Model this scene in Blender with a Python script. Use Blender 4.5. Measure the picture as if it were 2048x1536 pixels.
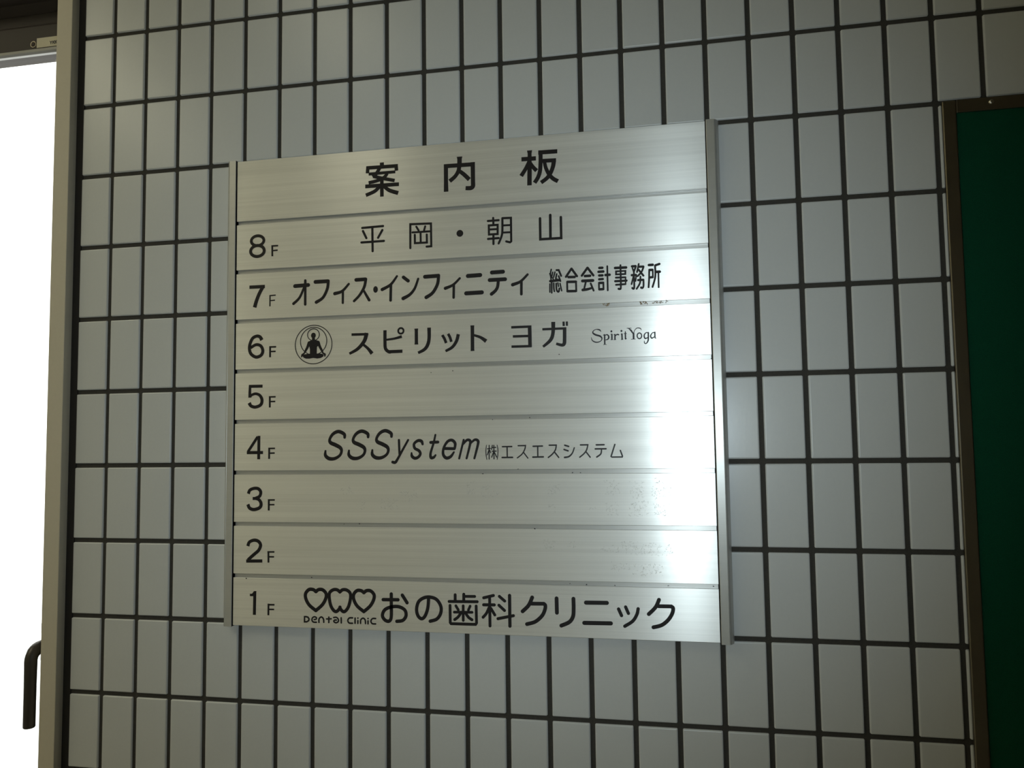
import bpy, bmesh, math, random
from mathutils import Matrix, Vector

# ------------------------------------------------------------------ scene, camera, light
scene = bpy.context.scene
COL = scene.collection
for o in list(bpy.data.objects):
    bpy.data.objects.remove(o)
random.seed(7)

Z0 = 2.10            # height above the floor of the tile-grid origin
cam_d = bpy.data.cameras.new('camera')
cam = bpy.data.objects.new('camera', cam_d)
COL.objects.link(cam)
cam_d.sensor_fit = 'HORIZONTAL'
cam_d.sensor_width = 36.0
cam_d.lens = 27.4063
cam_d.clip_start = 0.02
CAM = Vector((0.79137, -0.93092, -0.66696)) + Vector((0, 0, Z0))
_R = [[0.9812801, 0.1921327, -0.0132056], [-0.0256275, 0.0623118, -0.9977277], [-0.1908733, 0.9793887, 0.0660693]]
cam.matrix_world = Matrix(((_R[0][0], -_R[1][0], -_R[2][0], CAM.x),
                           (_R[0][1], -_R[1][1], -_R[2][1], CAM.y),
                           (_R[0][2], -_R[1][2], -_R[2][2], CAM.z),
                           (0, 0, 0, 1)))
scene.camera = cam

# bright overcast daylight outside the glass door
world = bpy.data.worlds.new('overcast_daylight')
scene.world = world
world.use_nodes = True
_bg = world.node_tree.nodes['Background']
_bg.inputs['Color'].default_value = (1.0, 0.985, 0.95, 1)
_bg.inputs['Strength'].default_value = 2.4

# the camera's own flash, a hand's width right of the lens
fl_d = bpy.data.lights.new('camera_flash', 'SPOT')
fl = bpy.data.objects.new('camera_flash', fl_d)
COL.objects.link(fl)
fl_d.energy = 10.8
fl_d.color = (0.80, 0.95, 1.0)
fl_d.spot_size = math.radians(84)
fl_d.spot_blend = 1.0
fl_d.shadow_soft_size = 0.011
fl.location = (0.8400, CAM.y, CAM.z + 0.008)
fl.rotation_euler = (cam.matrix_world.to_3x3() @ Matrix.Rotation(math.radians(2), 3, 'X') @ Matrix.Rotation(math.radians(4), 3, 'Y')).to_euler()

# warm ceiling lamps of the entrance hall, up and to the left of the photographer
for nm, loc, rot, sz, en in (('ceiling_light', (-1.00, -1.00, 2.66), (12, 28), (0.6, 1.3), 14.0),
                             ('entrance_downlight', (-0.16, -1.25, 2.70), (10, 0), (0.25, 0.25), 1.2)):
    cl_d = bpy.data.lights.new(nm, 'AREA')
    cl = bpy.data.objects.new(nm, cl_d)
    COL.objects.link(cl)
    cl_d.shape = 'RECTANGLE'
    cl_d.size, cl_d.size_y = sz
    cl_d.energy = en
    cl_d.color = (1.0, 0.95, 0.70)
    cl.location = loc
    cl.rotation_euler = (math.radians(rot[0]), math.radians(rot[1]), 0)

vs = scene.view_settings
vs.view_transform = 'Standard'
vs.look = 'None'
vs.gamma = 1.0
vs.exposure = 0.0
vs.use_curve_mapping = False

# ------------------------------------------------------------------ helpers
def link(o, parent=None):
    COL.objects.link(o)
    if parent is not None:
        o.parent = parent
    return o

def tag(o, label=None, cat=None, group=None, kind=None):
    if label: o['label'] = label
    if cat: o['category'] = cat
    if group: o['group'] = group
    if kind: o['kind'] = kind
    return o

def empty(name, loc):
    e = bpy.data.objects.new(name, None)
    e.empty_display_size = 0.05
    e.location = loc
    return link(e)

def obj(name, bm, mat, parent=None, loc=None, smooth=False):
    me = bpy.data.meshes.new(name)
    bm.to_mesh(me)
    bm.free()
    me.materials.append(mat)
    if smooth:
        me.polygons.foreach_set('use_smooth', [True] * len(me.polygons))
    o = bpy.data.objects.new(name, me)
    if loc is not None:
        o.location = loc
    return link(o, parent)

def add_box(bm, x0, x1, y0, y1, z0, z1):
    v = [bm.verts.new(c) for c in ((x0, y0, z0), (x1, y0, z0), (x1, y1, z0), (x0, y1, z0),
                                   (x0, y0, z1), (x1, y0, z1), (x1, y1, z1), (x0, y1, z1))]
    for f in ((3, 2, 1, 0), (4, 5, 6, 7), (0, 1, 5, 4), (1, 2, 6, 5), (2, 3, 7, 6), (3, 0, 4, 7)):
        bm.faces.new([v[i] for i in f])

def box(x0, x1, y0, y1, z0, z1, bevel=0.0, seg=1):
    bm = bmesh.new()
    add_box(bm, x0, x1, y0, y1, z0, z1)
    if bevel:
        bmesh.ops.bevel(bm, geom=list(bm.edges), offset=bevel, segments=seg, affect='EDGES', profile=0.5)
    return bm

def extrude_z(profile, z0, z1):
    """closed (x, y) profile swept along z"""
    bm = bmesh.new()
    a = [bm.verts.new((x, y, z0)) for x, y in profile]
    b = [bm.verts.new((x, y, z1)) for x, y in profile]
    n = len(profile)
    for i in range(n):
        j = (i + 1) % n
        bm.faces.new((a[i], a[j], b[j], b[i]))
    bm.faces.new(a[::-1]); bm.faces.new(b)
    bmesh.ops.recalc_face_normals(bm, faces=bm.faces)
    return bm

def extrude_x(profile, x0, x1):
    """closed (y, z) profile swept along x"""
    bm = bmesh.new()
    a = [bm.verts.new((x0, y, z)) for y, z in profile]
    b = [bm.verts.new((x1, y, z)) for y, z in profile]
    n = len(profile)
    for i in range(n):
        j = (i + 1) % n
        bm.faces.new((a[i], a[j], b[j], b[i]))
    bm.faces.new(a[::-1]); bm.faces.new(b)
    bmesh.ops.recalc_face_normals(bm, faces=bm.faces)
    return bm

def tube(path, r, seg=20):
    bm = bmesh.new()
    rings = []
    n = len(path)
    for i, p in enumerate(path):
        p = Vector(p)
        t = (Vector(path[min(i + 1, n - 1)]) - Vector(path[max(i - 1, 0)])).normalized()
        u = Vector((1, 0, 0))
        w = t.cross(u).normalized()
        rr = r[i] if isinstance(r, (list, tuple)) else r
        rings.append([bm.verts.new(p + u * (rr * math.cos(k * 2 * math.pi / seg)) + w * (rr * math.sin(k * 2 * math.pi / seg)))
                      for k in range(seg)])
    for a, b in zip(rings, rings[1:]):
        for k in range(seg):
            bm.faces.new((a[k], a[(k + 1) % seg], b[(k + 1) % seg], b[k]))
    bm.faces.new(rings[0]); bm.faces.new(rings[-1])
    bmesh.ops.recalc_face_normals(bm, faces=bm.faces)
    return bm

def lathe_y(prof, seg=24):
    """(radius, y) profile turned about the y axis"""
    bm = bmesh.new()
    rings = []
    for r, y in prof:
        if r <= 1e-7:
            rings.append([bm.verts.new((0, y, 0))])
        else:
            rings.append([bm.verts.new((r * math.cos(k * 2 * math.pi / seg), y, r * math.sin(k * 2 * math.pi / seg))) for k in range(seg)])
    for a, b in zip(rings, rings[1:]):
        for k in range(seg):
            q = (k + 1) % seg
            f = []
            for v in ((a[k % len(a)], a[q % len(a)], b[q % len(b)], b[k % len(b)])):
                if v not in f: f.append(v)
            if len(f) > 2: bm.faces.new(f)
    bmesh.ops.recalc_face_normals(bm, faces=bm.faces)
    return bm

# ------------------------------------------------------------------ materials
def mat(name):
    m = bpy.data.materials.new(name)
    m.use_nodes = True
    nt = m.node_tree
    return m, nt, nt.nodes['Principled BSDF']

def N(nt, t, **kw):
    n = nt.nodes.new(t)
    for k, v in kw.items():
        if k.startswith('i_'):
            n.inputs[k[2:].replace('_', ' ')].default_value = v
        else:
            setattr(n, k, v)
    return n

def simple(name, col, rough, metal=0.0, spec=0.5, bump=0.0, scale=400.0, vary=0.0):
    m, nt, b = mat(name)
    b.inputs['Base Color'].default_value = (*col, 1)
    b.inputs['Roughness'].default_value = rough
    b.inputs['Metallic'].default_value = metal
    b.inputs['Specular IOR Level'].default_value = spec
    tc = N(nt, 'ShaderNodeTexCoord')
    nz = N(nt, 'ShaderNodeTexNoise')
    nz.inputs['Scale'].default_value = scale
    nz.inputs['Detail'].default_value = 3
    nt.links.new(tc.outputs['Object'], nz.inputs['Vector'])
    if bump:
        bp = N(nt, 'ShaderNodeBump')
        bp.inputs['Strength'].default_value = bump
        bp.inputs['Distance'].default_value = 0.0004
        nt.links.new(nz.outputs['Fac'], bp.inputs['Height'])
        nt.links.new(bp.outputs['Normal'], b.inputs['Normal'])
    if vary:
        rp = N(nt, 'ShaderNodeMapRange')
        rp.inputs['To Min'].default_value = 1 - vary
        rp.inputs['To Max'].default_value = 1 + vary
        nt.links.new(nz.outputs['Fac'], rp.inputs['Value'])
        mx = N(nt, 'ShaderNodeVectorMath', operation='SCALE')
        mx.inputs[0].default_value = col
        nt.links.new(rp.outputs['Result'], mx.inputs['Scale'])
        nt.links.new(mx.outputs['Vector'], b.inputs['Base Color'])
    return m

def brushed(name, col, rough, rough2, aniso, mixf, grain=1.0, soft_metal=0.45):
    """aluminium brushed along x: a sharp lobe stretched across the brushing plus a softer one"""
    m, nt, b = mat(name)
    out = nt.nodes['Material Output']
    tc = N(nt, 'ShaderNodeTexCoord')
    oi = N(nt, 'ShaderNodeObjectInfo')
    mp = N(nt, 'ShaderNodeMapping')
    mp.inputs['Scale'].default_value = (3.0, 40.0, 900.0)
    nt.links.new(tc.outputs['Object'], mp.inputs['Vector'])
    ad = N(nt, 'ShaderNodeVectorMath', operation='ADD')
    nt.links.new(mp.outputs['Vector'], ad.inputs[0])
    sc = N(nt, 'ShaderNodeVectorMath', operation='SCALE')
    sc.inputs[0].default_value = (31.0, 17.0, 53.0)
    nt.links.new(oi.outputs['Random'], sc.inputs['Scale'])
    nt.links.new(sc.outputs['Vector'], ad.inputs[1])
    nz = N(nt, 'ShaderNodeTexNoise')
    nz.inputs['Scale'].default_value = 1.0
    nz.inputs['Detail'].default_value = 3.0
    nz.inputs['Roughness'].default_value = 0.65
    nt.links.new(ad.outputs['Vector'], nz.inputs['Vector'])
    mp2 = N(nt, 'ShaderNodeMapping')
    mp2.inputs['Scale'].default_value = (1.2, 10.0, 130.0)
    nt.links.new(tc.outputs['Object'], mp2.inputs['Vector'])
    nz2 = N(nt, 'ShaderNodeTexNoise')
    nz2.inputs['Scale'].default_value = 1.0
    nz2.inputs['Detail'].default_value = 2.0
    nt.links.new(mp2.outputs['Vector'], nz2.inputs['Vector'])
    mul = N(nt, 'ShaderNodeMath', operation='ADD')
    nt.links.new(nz.outputs['Fac'], mul.inputs[0])
    nt.links.new(nz2.outputs['Fac'], mul.inputs[1])
    rr = N(nt, 'ShaderNodeMapRange')
    rr.inputs['From Min'].default_value = 0.6
    rr.inputs['From Max'].default_value = 1.4
    rr.inputs['To Min'].default_value = 1.0 - 0.09 * grain
    rr.inputs['To Max'].default_value = 1.0 + 0.09 * grain
    nt.links.new(mul.outputs['Value'], rr.inputs['Value'])
    cs = N(nt, 'ShaderNodeVectorMath', operation='SCALE')
    cs.inputs[0].default_value = col
    nt.links.new(rr.outputs['Result'], cs.inputs['Scale'])
    tg = N(nt, 'ShaderNodeTangent', direction_type='UV_MAP')
    tg.uv_map = 'brush'
    b2 = N(nt, 'ShaderNodeBsdfPrincipled')
    for q, ro, an, me in ((b, rough, aniso, 1.0), (b2, rough2, aniso * 0.6, soft_metal)):
        q.inputs['Metallic'].default_value = me
        q.inputs['Roughness'].default_value = ro
        q.inputs['Anisotropic'].default_value = an
        nt.links.new(cs.outputs['Vector'], q.inputs['Base Color'])
        nt.links.new(tg.outputs['Tangent'], q.inputs['Tangent'])
    ms = N(nt, 'ShaderNodeMixShader')
    ms.inputs['Fac'].default_value = mixf
    nt.links.new(b.outputs['BSDF'], ms.inputs[1])
    nt.links.new(b2.outputs['BSDF'], ms.inputs[2])
    nt.links.new(ms.outputs['Shader'], out.inputs['Surface'])
    return m

M_TILE = simple('glazed_tile', (0.62, 0.635, 0.645), 0.27, spec=0.5, bump=0.05, scale=260, vary=0.02)
M_GROUT = simple('dark_grout', (0.058, 0.054, 0.048), 0.9, spec=0.2, bump=0.6, scale=900, vary=0.25)
M_SEAL = simple('dark_sealant', (0.030, 0.027, 0.026), 0.7, spec=0.3, bump=0.2, scale=300)
M_JAMB = simple('ivory_paint', (0.62, 0.57, 0.47), 0.5, spec=0.4, bump=0.06, scale=180, vary=0.03)
M_ALU = brushed('brushed_aluminium', (0.90, 0.90, 0.885), 0.29, 0.55, 0.90, 0.60, soft_metal=0.65)
M_RAIL = brushed('anodised_rail', (0.60, 0.60, 0.585), 0.34, 0.55, 0.3, 0.6, grain=0.4)
M_BACK = brushed('shaded_backing', (0.58, 0.575, 0.56), 0.32, 0.5, 0.8, 0.6)  # panel aluminium with a darkened colour, painting shade into the grooves
M_INK = simple('black_vinyl', (0.011, 0.009, 0.011), 0.45, spec=0.35)
M_INKB = simple('blue_black_print', (0.022, 0.022, 0.032), 0.45, spec=0.35)
M_SCUFF = simple('glue_residue', (0.62, 0.62, 0.60), 0.6, spec=0.4, vary=0.2)
M_SMUT = simple('dried_dirt', (0.17, 0.155, 0.13), 0.8, spec=0.2, vary=0.3)
M_RUST = simple('rust_stain', (0.33, 0.25, 0.16), 0.8, spec=0.2, vary=0.4)
M_FELT = simple('green_felt', (0.004, 0.070, 0.036), 0.95, spec=0.1, bump=0.8, scale=1500, vary=0.3)
M_FRAME = simple('bronze_steel', (0.23, 0.20, 0.155), 0.28, metal=1.0, bump=0.02, scale=300)
M_STEEL = simple('bright_steel', (0.75, 0.73, 0.68), 0.22, metal=1.0)
M_DOOR = simple('dark_bronze_aluminium', (0.055, 0.046, 0.043), 0.6, spec=0.25, bump=0.02, scale=300)
M_BEAD = simple('grey_gasket', (0.30, 0.30, 0.29), 0.45, spec=0.5)
M_HANDLE = simple('dark_handle_metal', (0.050, 0.042, 0.036), 0.38, metal=0.4)
M_LABEL = simple('cream_label', (0.55, 0.51, 0.38), 0.5, vary=0.04)
M_FLOOR = simple('floor_stone', (0.30, 0.27, 0.23), 0.6, bump=0.1, scale=60, vary=0.15)
M_ROOM = simple('cream_plaster', (0.55, 0.53, 0.42), 0.9, spec=0.2, bump=0.2, scale=150, vary=0.03)
M_DARKROOM = simple('brown_panelling', (0.16, 0.13, 0.10), 0.7, spec=0.2, bump=0.2, scale=150, vary=0.05)

m, nt, b = mat('clear_glass')
g = N(nt, 'ShaderNodeBsdfGlossy'); g.inputs['Roughness'].default_value = 0.0
t = N(nt, 'ShaderNodeBsdfTransparent'); t.inputs['Color'].default_value = (0.96, 0.98, 0.97, 1)
lw = N(nt, 'ShaderNodeLayerWeight'); lw.inputs['Blend'].default_value = 0.5
pw = N(nt, 'ShaderNodeMath', operation='POWER'); pw.inputs[1].default_value = 4.0
fr = N(nt, 'ShaderNodeMapRange'); fr.inputs['To Min'].default_value = 0.03; fr.inputs['To Max'].default_value = 0.8
nt.links.new(lw.outputs['Facing'], pw.inputs[0])
nt.links.new(pw.outputs['Value'], fr.inputs['Value'])
ms = N(nt, 'ShaderNodeMixShader')
nt.links.new(fr.outputs['Result'], ms.inputs['Fac'])
nt.links.new(t.outputs['BSDF'], ms.inputs[1])
nt.links.new(g.outputs['BSDF'], ms.inputs[2])
nt.links.new(ms.outputs['Shader'], nt.nodes['Material Output'].inputs['Surface'])
M_GLASS = m

# ------------------------------------------------------------------ the room shell
RX0, RX1, RY0, RZ1 = -1.50, 2.20, -2.30, 2.75
OPX0, OPX1, OPZ = -0.98, -0.0082, 2.20        # the door opening in the tiled wall
floor = tag(obj('floor', box(RX0, RX1, RY0, 0.6, -0.1, 0.0), M_FLOOR), 'brown stone floor of the entrance hall', 'floor', kind='structure')
ceil = tag(obj('ceiling', box(RX0, RX1, RY0, 0.2, RZ1, RZ1 + 0.1), M_ROOM), 'cream plaster ceiling of the entrance hall', 'ceiling', kind='structure')
tag(obj('wall_back', box(RX0, RX1, RY0 - 0.1, RY0, 0.0, RZ1), M_ROOM), 'cream plaster wall behind the photographer', 'wall', kind='structure')
tag(obj('wall_left', box(RX0 - 0.1, RX0, RY0, 0.2, 0.0, RZ1), M_ROOM), 'cream plaster side wall beyond the glass door', 'wall', kind='structure')
tag(obj('wall_right', box(RX1, RX1 + 0.1, RY0, 0.2, 0.0, RZ1), M_DARKROOM), 'dark brown side wall beyond the notice board', 'wall', kind='structure')

GY = 0.0028                                    # the grout lies this far behind the tile faces
bm = bmesh.new()
add_box(bm, OPX1, RX1, GY, 0.2, 0.0, RZ1)
add_box(bm, OPX0, OPX1, GY, 0.2, OPZ, RZ1)
add_box(bm, RX0, OPX0, GY, 0.2, 0.0, RZ1)
wall = tag(obj('wall_front', bm, M_GROUT), 'tiled wall of upright pale grey tiles with dark grout', 'wall', kind='structure')

PX, PZ, TW, TH = 0.050, 0.100, 0.0448, 0.0948
def tile_geometry():
    rings = ((0.0, GY + 0.002, 0.0), (0.0006, 0.0007, 0.5), (0.0021, 0.0, 1.0))
    vs_, ns = [], []
    for inset, y, k in rings:
        hx, hz, c = TW / 2 - inset, TH / 2 - inset, max(0.0012 - inset * 0.6, 0.0003)
        for sx, sz, ax in ((1, -1, 'z'), (1, -1, 'x'), (1, 1, 'x'), (1, 1, 'z'), (-1, 1, 'z'), (-1, 1, 'x'), (-1, -1, 'x'), (-1, -1, 'z')):
            vs_.append((sx * (hx - (c if ax == 'z' else 0)), y, sz * (hz - (c if ax == 'x' else 0))))
            lat = Vector((sx, 0, 0)) if ax == 'x' else Vector((0, 0, sz))
            ns.append((lat * (1 - k) + Vector((0, -1, 0)) * k).normalized())
    fs = []
    for r in range(2):
        for i in range(8):
            j = (i + 1) % 8
            fs.append((r * 8 + i, r * 8 + j, (r + 1) * 8 + j, (r + 1) * 8 + i))
    fs.append(tuple(16 + i for i in range(8)))
    return vs_, ns, fs

def set_mesh(name, vs_, ns, fs, material):
    me = bpy.data.meshes.new(name)
    me.from_pydata(vs_, [], fs)
    me.update()
    # outward faces
    if me.polygons[len(fs) - 1].normal.y > 0:
        me.flip_normals()
    me.polygons.foreach_set('use_smooth', [True] * len(me.polygons))
    me.normals_split_custom_set_from_vertices([tuple(n) for n in ns])
    me.materials.append(material)
    return me

tv, tn, tf = tile_geometry()
tile_mesh = set_mesh('tile', tv, tn, tf, M_TILE)

def tile_centre(c, r):                          # column c between grid lines c and c+1, row r between lines r and r+1
    return Vector(((c + 0.5) * PX, 0.0, Z0 - (r + 0.5) * PZ))

def tile_seen(c, r):
    p = tile_centre(c, r)
    q = cam.matrix_world.inverted() @ p
    if q.z >= 0: return False
    u = 1024 + 1559.11 * q.x / -q.z
    v = 768 - 1559.11 * q.y / -q.z
    if not (-55 < u < 2100 and -90 < v < 1626): return False
    if 0.247 < p.x - TW / 2 and p.x + TW / 2 < 0.850 and -0.895 < p.z - TH / 2 - Z0 and p.z + TH / 2 - Z0 < -0.305: return False
    if p.x - TW / 2 > 1.106 and p.z + TH / 2 - Z0 < -0.303: return False
    return True

rest_v, rest_n, rest_f = [], [], []
ncol = int((RX1 - 0.0) / PX)
for r in range(-6, 21):
    for c in range(0, ncol):
        p = tile_centre(c, r)
        if p.z + TH / 2 > RZ1 or p.z - TH / 2 < 0: continue
        tx, tz = random.gauss(0, 0.0012), random.gauss(0, 0.0016)
        if tile_seen(c, r):
            o = bpy.data.objects.new('tile', tile_mesh)
            o.location = p
            o.rotation_euler = (tx, 0, tz)
            link(o, wall)
        else:
            base = len(rest_v)
            rest_v += [tuple(Vector(v) + p) for v in tv]
            rest_n += tn
            rest_f += [tuple(base + i for i in f) for f in tf]
for r in range(-6, 21):                         # the same tiling left of and above the door, out of the picture
    for c in range(-31, 0):
        p = tile_centre(c, r)
        if p.x - TW / 2 < RX0 or p.z + TH / 2 > RZ1 or p.z - TH / 2 < 0: continue
        if p.x + TW / 2 > OPX0 - 0.03 and p.z - TH / 2 < OPZ + 0.03: continue
        base = len(rest_v)
        rest_v += [tuple(Vector(v) + p) for v in tv]
        rest_n += tn
        rest_f += [tuple(base + i for i in f) for f in tf]
rest = bpy.data.objects.new('tile_field', set_mesh('tile_field', rest_v, rest_n, rest_f, M_TILE))
tag(link(rest, wall), kind='stuff')

# ------------------------------------------------------------------ painted jamb between the tiles and the door
jamb = tag(obj('trim_1', box(-0.0325, -0.0082, -0.012, 0.16, 0.0, OPZ + 0.02, 0.0007, 2), M_JAMB),
           'ivory painted steel jamb between the tiled wall and the glass door', 'door jamb', kind='structure')
obj('sealant_joint', box(-0.0082, 0.0030, 0.0012, 0.01, 0.0, RZ1), M_SEAL, jamb)

# ------------------------------------------------------------------ glass door with dark bronze frame
DY = 0.070
door = tag(empty('door_1', (-0.50, DY, 0.0)), 'glass door with dark bronze rails blazing with white daylight', 'door', kind='structure')
DX = -0.50
def dpart(name, bm, material, parent=door, smooth=False):
    # geometry written in wall coordinates, kept under the door's Empty
    bmesh.ops.translate(bm, verts=bm.verts, vec=(-DX, -DY, 0))
    return obj(name, bm, material, parent, smooth=smooth)
ZH = Z0 - 0.0655                                # lower edge of the door's top rail
# frame head above the door: stepped profile, seen from below
dpart('frame_head', extrude_x([(0.060, ZH + 0.068), (0.042, ZH + 0.068), (0.038, ZH + 0.074), (0.038, ZH + 0.090), (0.030, ZH + 0.094),
                               (0.030, OPZ + 0.02), (0.15, OPZ + 0.02), (0.15, ZH + 0.060), (0.075, ZH + 0.060)], OPX0, -0.033), M_DOOR)
top_rail = dpart('top_rail', extrude_x([(DY, ZH), (DY, ZH + 0.037), (DY + 0.004, ZH + 0.042), (DY + 0.006, ZH + 0.060),
                                        (DY + 0.04, ZH + 0.060), (DY + 0.04, ZH)], OPX0 + 0.01, -0.034), M_DOOR)
dpart('side_stile', box(-0.099, -0.034, DY, DY + 0.04, 0.03, ZH + 0.05, 0.001), M_DOOR)
dpart('side_stile', box(OPX0 + 0.01, OPX0 + 0.08, DY, DY + 0.04, 0.03, ZH + 0.05, 0.001), M_DOOR)
dpart('bottom_rail', box(OPX0 + 0.08, -0.104, DY, DY + 0.04, 0.03, 0.16, 0.001), M_DOOR)
dpart('glazing_gasket', extrude_x([(DY - 0.0004, ZH + 0.001), (DY - 0.0004, ZH - 0.003), (DY + 0.003, ZH - 0.0055), (DY + 0.012, ZH - 0.0035), (DY + 0.012, ZH + 0.001)],
                                  OPX0 + 0.08, -0.099), M_BEAD)
dpart('glass_pane', box(OPX0 + 0.07, -0.090, DY + 0.014, DY + 0.019, 0.15, ZH + 0.006), M_GLASS)

# maker's sticker and screw plug on the top rail
lab = dpart('maker_label', box(-0.1407, -0.1044, DY - 0.0004, DY + 0.0002, Z0 - 0.0631, Z0 - 0.0479), M_LABEL)
tag(lab, 'cream maker sticker lettered YKK')
plug = obj('screw_plug', lathe_y([(0.0034, 0.0), (0.0036, -0.0004), (0.0047, -0.0008), (0.0054, -0.0004), (0.0054, 0.0006)], 28), M_FRAME, door,
           loc=(-0.1468 - DX, 0.0, Z0 - 0.0567), smooth=True)
obj('plug_core', lathe_y([(0.0, -0.0002), (0.0030, -0.0002), (0.0035, 0.0006)], 20), M_DOOR, plug, smooth=True)

# lever handle: stub out of the plate, bend, straight grip hanging down
HX, HZ = -0.0800, Z0 - 0.9550
handle = empty('lever_handle', (HX - DX, 0.0, HZ))
handle.parent = door
tag(handle, 'dark lever handle hanging straight down')
path = [(0, -0.004, 0), (0, -0.020, 0)]
rb = 0.016
for k in range(1, 9):
    a = k / 8 * math.pi / 2
    path.append((0, -0.030 - rb * math.sin(a), -rb + rb * math.cos(a)))
path += [(0, -0.030 - rb, -0.05), (0, -0.030 - rb, -0.080), (0, -0.030 - rb, -0.1040), (0, -0.030 - rb, -0.1052)]
rad = [0.0092] * 2 + [0.0088] * 4 + [0.0082] * 4 + [0.0078] * 3 + [0.0070]
obj('grip', tube(path, rad, 24), M_HANDLE, handle, smooth=True)
obj('handle_plate', box(-0.0168, 0.020, -0.011, 0.0, 0.0122, 0.0284, 0.0015, 2), M_HANDLE, handle)
obj('handle_plate', box(-0.0168, 0.020, -0.011, 0.0, -0.0260, -0.006, 0.0015, 2), M_HANDLE, handle)
obj('plate_base', box(-0.0125, 0.020, -0.006, 0.0, -0.030, 0.034, 0.001, 1), M_HANDLE, handle)

# ------------------------------------------------------------------ flat lettering cut from thin vinyl
def catmull(P, n=9):
    """P: list of (x, z, r)"""
    out = []
    m_ = len(P)
    for i in range(m_ - 1):
        p0, p1, p2, p3 = P[max(i - 1, 0)], P[i], P[i + 1], P[min(i + 2, m_ - 1)]
        for k in range(n):
            t = k / n
            out.append(tuple(0.5 * ((2 * b) + (-a + c) * t + (2 * a - 5 * b + 4 * c - d) * t * t + (-a + 3 * b - 3 * c + d) * t ** 3)
                             for a, b, c, d in zip(p0, p1, p2, p3)))
    out.append(tuple(P[-1]))
    return out

class Cut:
    """collects flat cut-outs (millimetres in the x-z plane) as one thin mesh"""
    def __init__(s): s.v, s.f, s.k = [], [], 0
    def prism(s, loop, h):
        n = len(loop); b = len(s.v)
        s.v += [(x, -h, z) for x, z in loop] + [(x, 0.05, z) for x, z in loop]
        s.f.append(tuple(b + i for i in range(n)))
        for i in range(n):
            j = (i + 1) % n
            s.f.append((b + i, b + n + i, b + n + j, b + j))
    def height(s):
        s.k += 1
        return 0.22 + 0.004 * (s.k % 12)
    def disc(s, x, z, rx, rz=None, seg=22):
        rz = rz or rx
        s.prism([(x + rx * math.cos(i * 2 * math.pi / seg), z + rz * math.sin(i * 2 * math.pi / seg)) for i in range(seg)], s.height())
    def ring(s, x, z, rx, rz, w, seg=72):
        h = s.height(); b = len(s.v)
        for i in range(seg):
            a = i * 2 * math.pi / seg
            for q in (1, -1):
                s.v.append((x + (rx + q * w / 2) * math.cos(a), -h, z + (rz + q * w / 2) * math.sin(a)))
        for i in range(seg):
            j = (i + 1) % seg
            s.f.append((b + 2 * i, b + 2 * j, b + 2 * j + 1, b + 2 * i + 1))
    def stroke(s, P, round_caps):
        Q = [P[0]]
        for p in P[1:]:
            if math.hypot(p[0] - Q[-1][0], p[1] - Q[-1][1]) > 1e-4: Q.append(p)
        P = Q; n = len(P); h = s.height()
        L, R = [], []
        dirs = []
        for i in range(n - 1):
            dx, dz = P[i + 1][0] - P[i][0], P[i + 1][1] - P[i][1]
            l = math.hypot(dx, dz); dirs.append((dx / l, dz / l))
        closed = n > 3 and math.hypot(P[0][0] - P[-1][0], P[0][1] - P[-1][1]) < 1e-4
        for i in range(n):
            if closed and i in (0, n - 1): d0, d1 = dirs[-1], dirs[0]
            else: d0, d1 = dirs[max(i - 1, 0)], dirs[min(i, n - 2)]
            tx, tz = d0[0] + d1[0], d0[1] + d1[1]
            l = math.hypot(tx, tz) or 1.0
            tx, tz = tx / l, tz / l
            c = max(tx * d0[0] + tz * d0[1], 0.6)
            r = P[i][2] / c
            L.append((P[i][0] - tz * r, P[i][1] + tx * r)); R.append((P[i][0] + tz * r, P[i][1] - tx * r))
        b = len(s.v)
        for (lx, lz), (rx, rz) in zip(L, R):
            s.v += [(lx, -h, lz), (rx, -h, rz), (lx, 0.05, lz), (rx, 0.05, rz)]
        for i in range(n - 1):
            a, c = b + 4 * i, b + 4 * (i + 1)
            s.f += [(a, a + 1, c + 1, c), (a, c, c + 2, a + 2), (a + 1, a + 3, c + 3, c + 1)]
        s.f += [(b, b + 2, b + 3, b + 1), (b + 4 * (n - 1), b + 4 * (n - 1) + 1, b + 4 * (n - 1) + 3, b + 4 * (n - 1) + 2)]
        if round_caps and not closed:
            s.disc(*P[0][:2], P[0][2]); s.disc(*P[-1][:2], P[-1][2])
    def glyphs(s, data):
        for g in data:
            k, a = g[0], g[1:]
            if k == 'E':
                if a[4]: s.ring(*a)
                else: s.disc(*a[:4], seg=30)
            elif k == 'P':
                s.prism([(a[i], a[i + 1]) for i in range(0, len(a), 2)], s.height())
            else:
                P = [tuple(a[i:i + 3]) for i in range(0, len(a), 3)]
                if k in 'ST' and len(P) > 2: P = catmull(P)
                s.stroke(P, k in 'LS')
    def build(s, name, material, parent, org, y):
        me = bpy.data.meshes.new(name)
        me.from_pydata([((x - org[0]) / 1000, yy / 1000 + y, (z - org[1]) / 1000) for x, yy, z in s.v], [], s.f)
        bm = bmesh.new(); bm.from_mesh(me)
        bmesh.ops.recalc_face_normals(bm, faces=bm.faces)
        for f in bm.faces:
            if abs(f.normal.y) > 0.9 and f.normal.y > 0: f.normal_flip()
        bm.to_mesh(me); bm.free()
        me.materials.append(material)
        return link(bpy.data.objects.new(name, me), parent)

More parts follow.
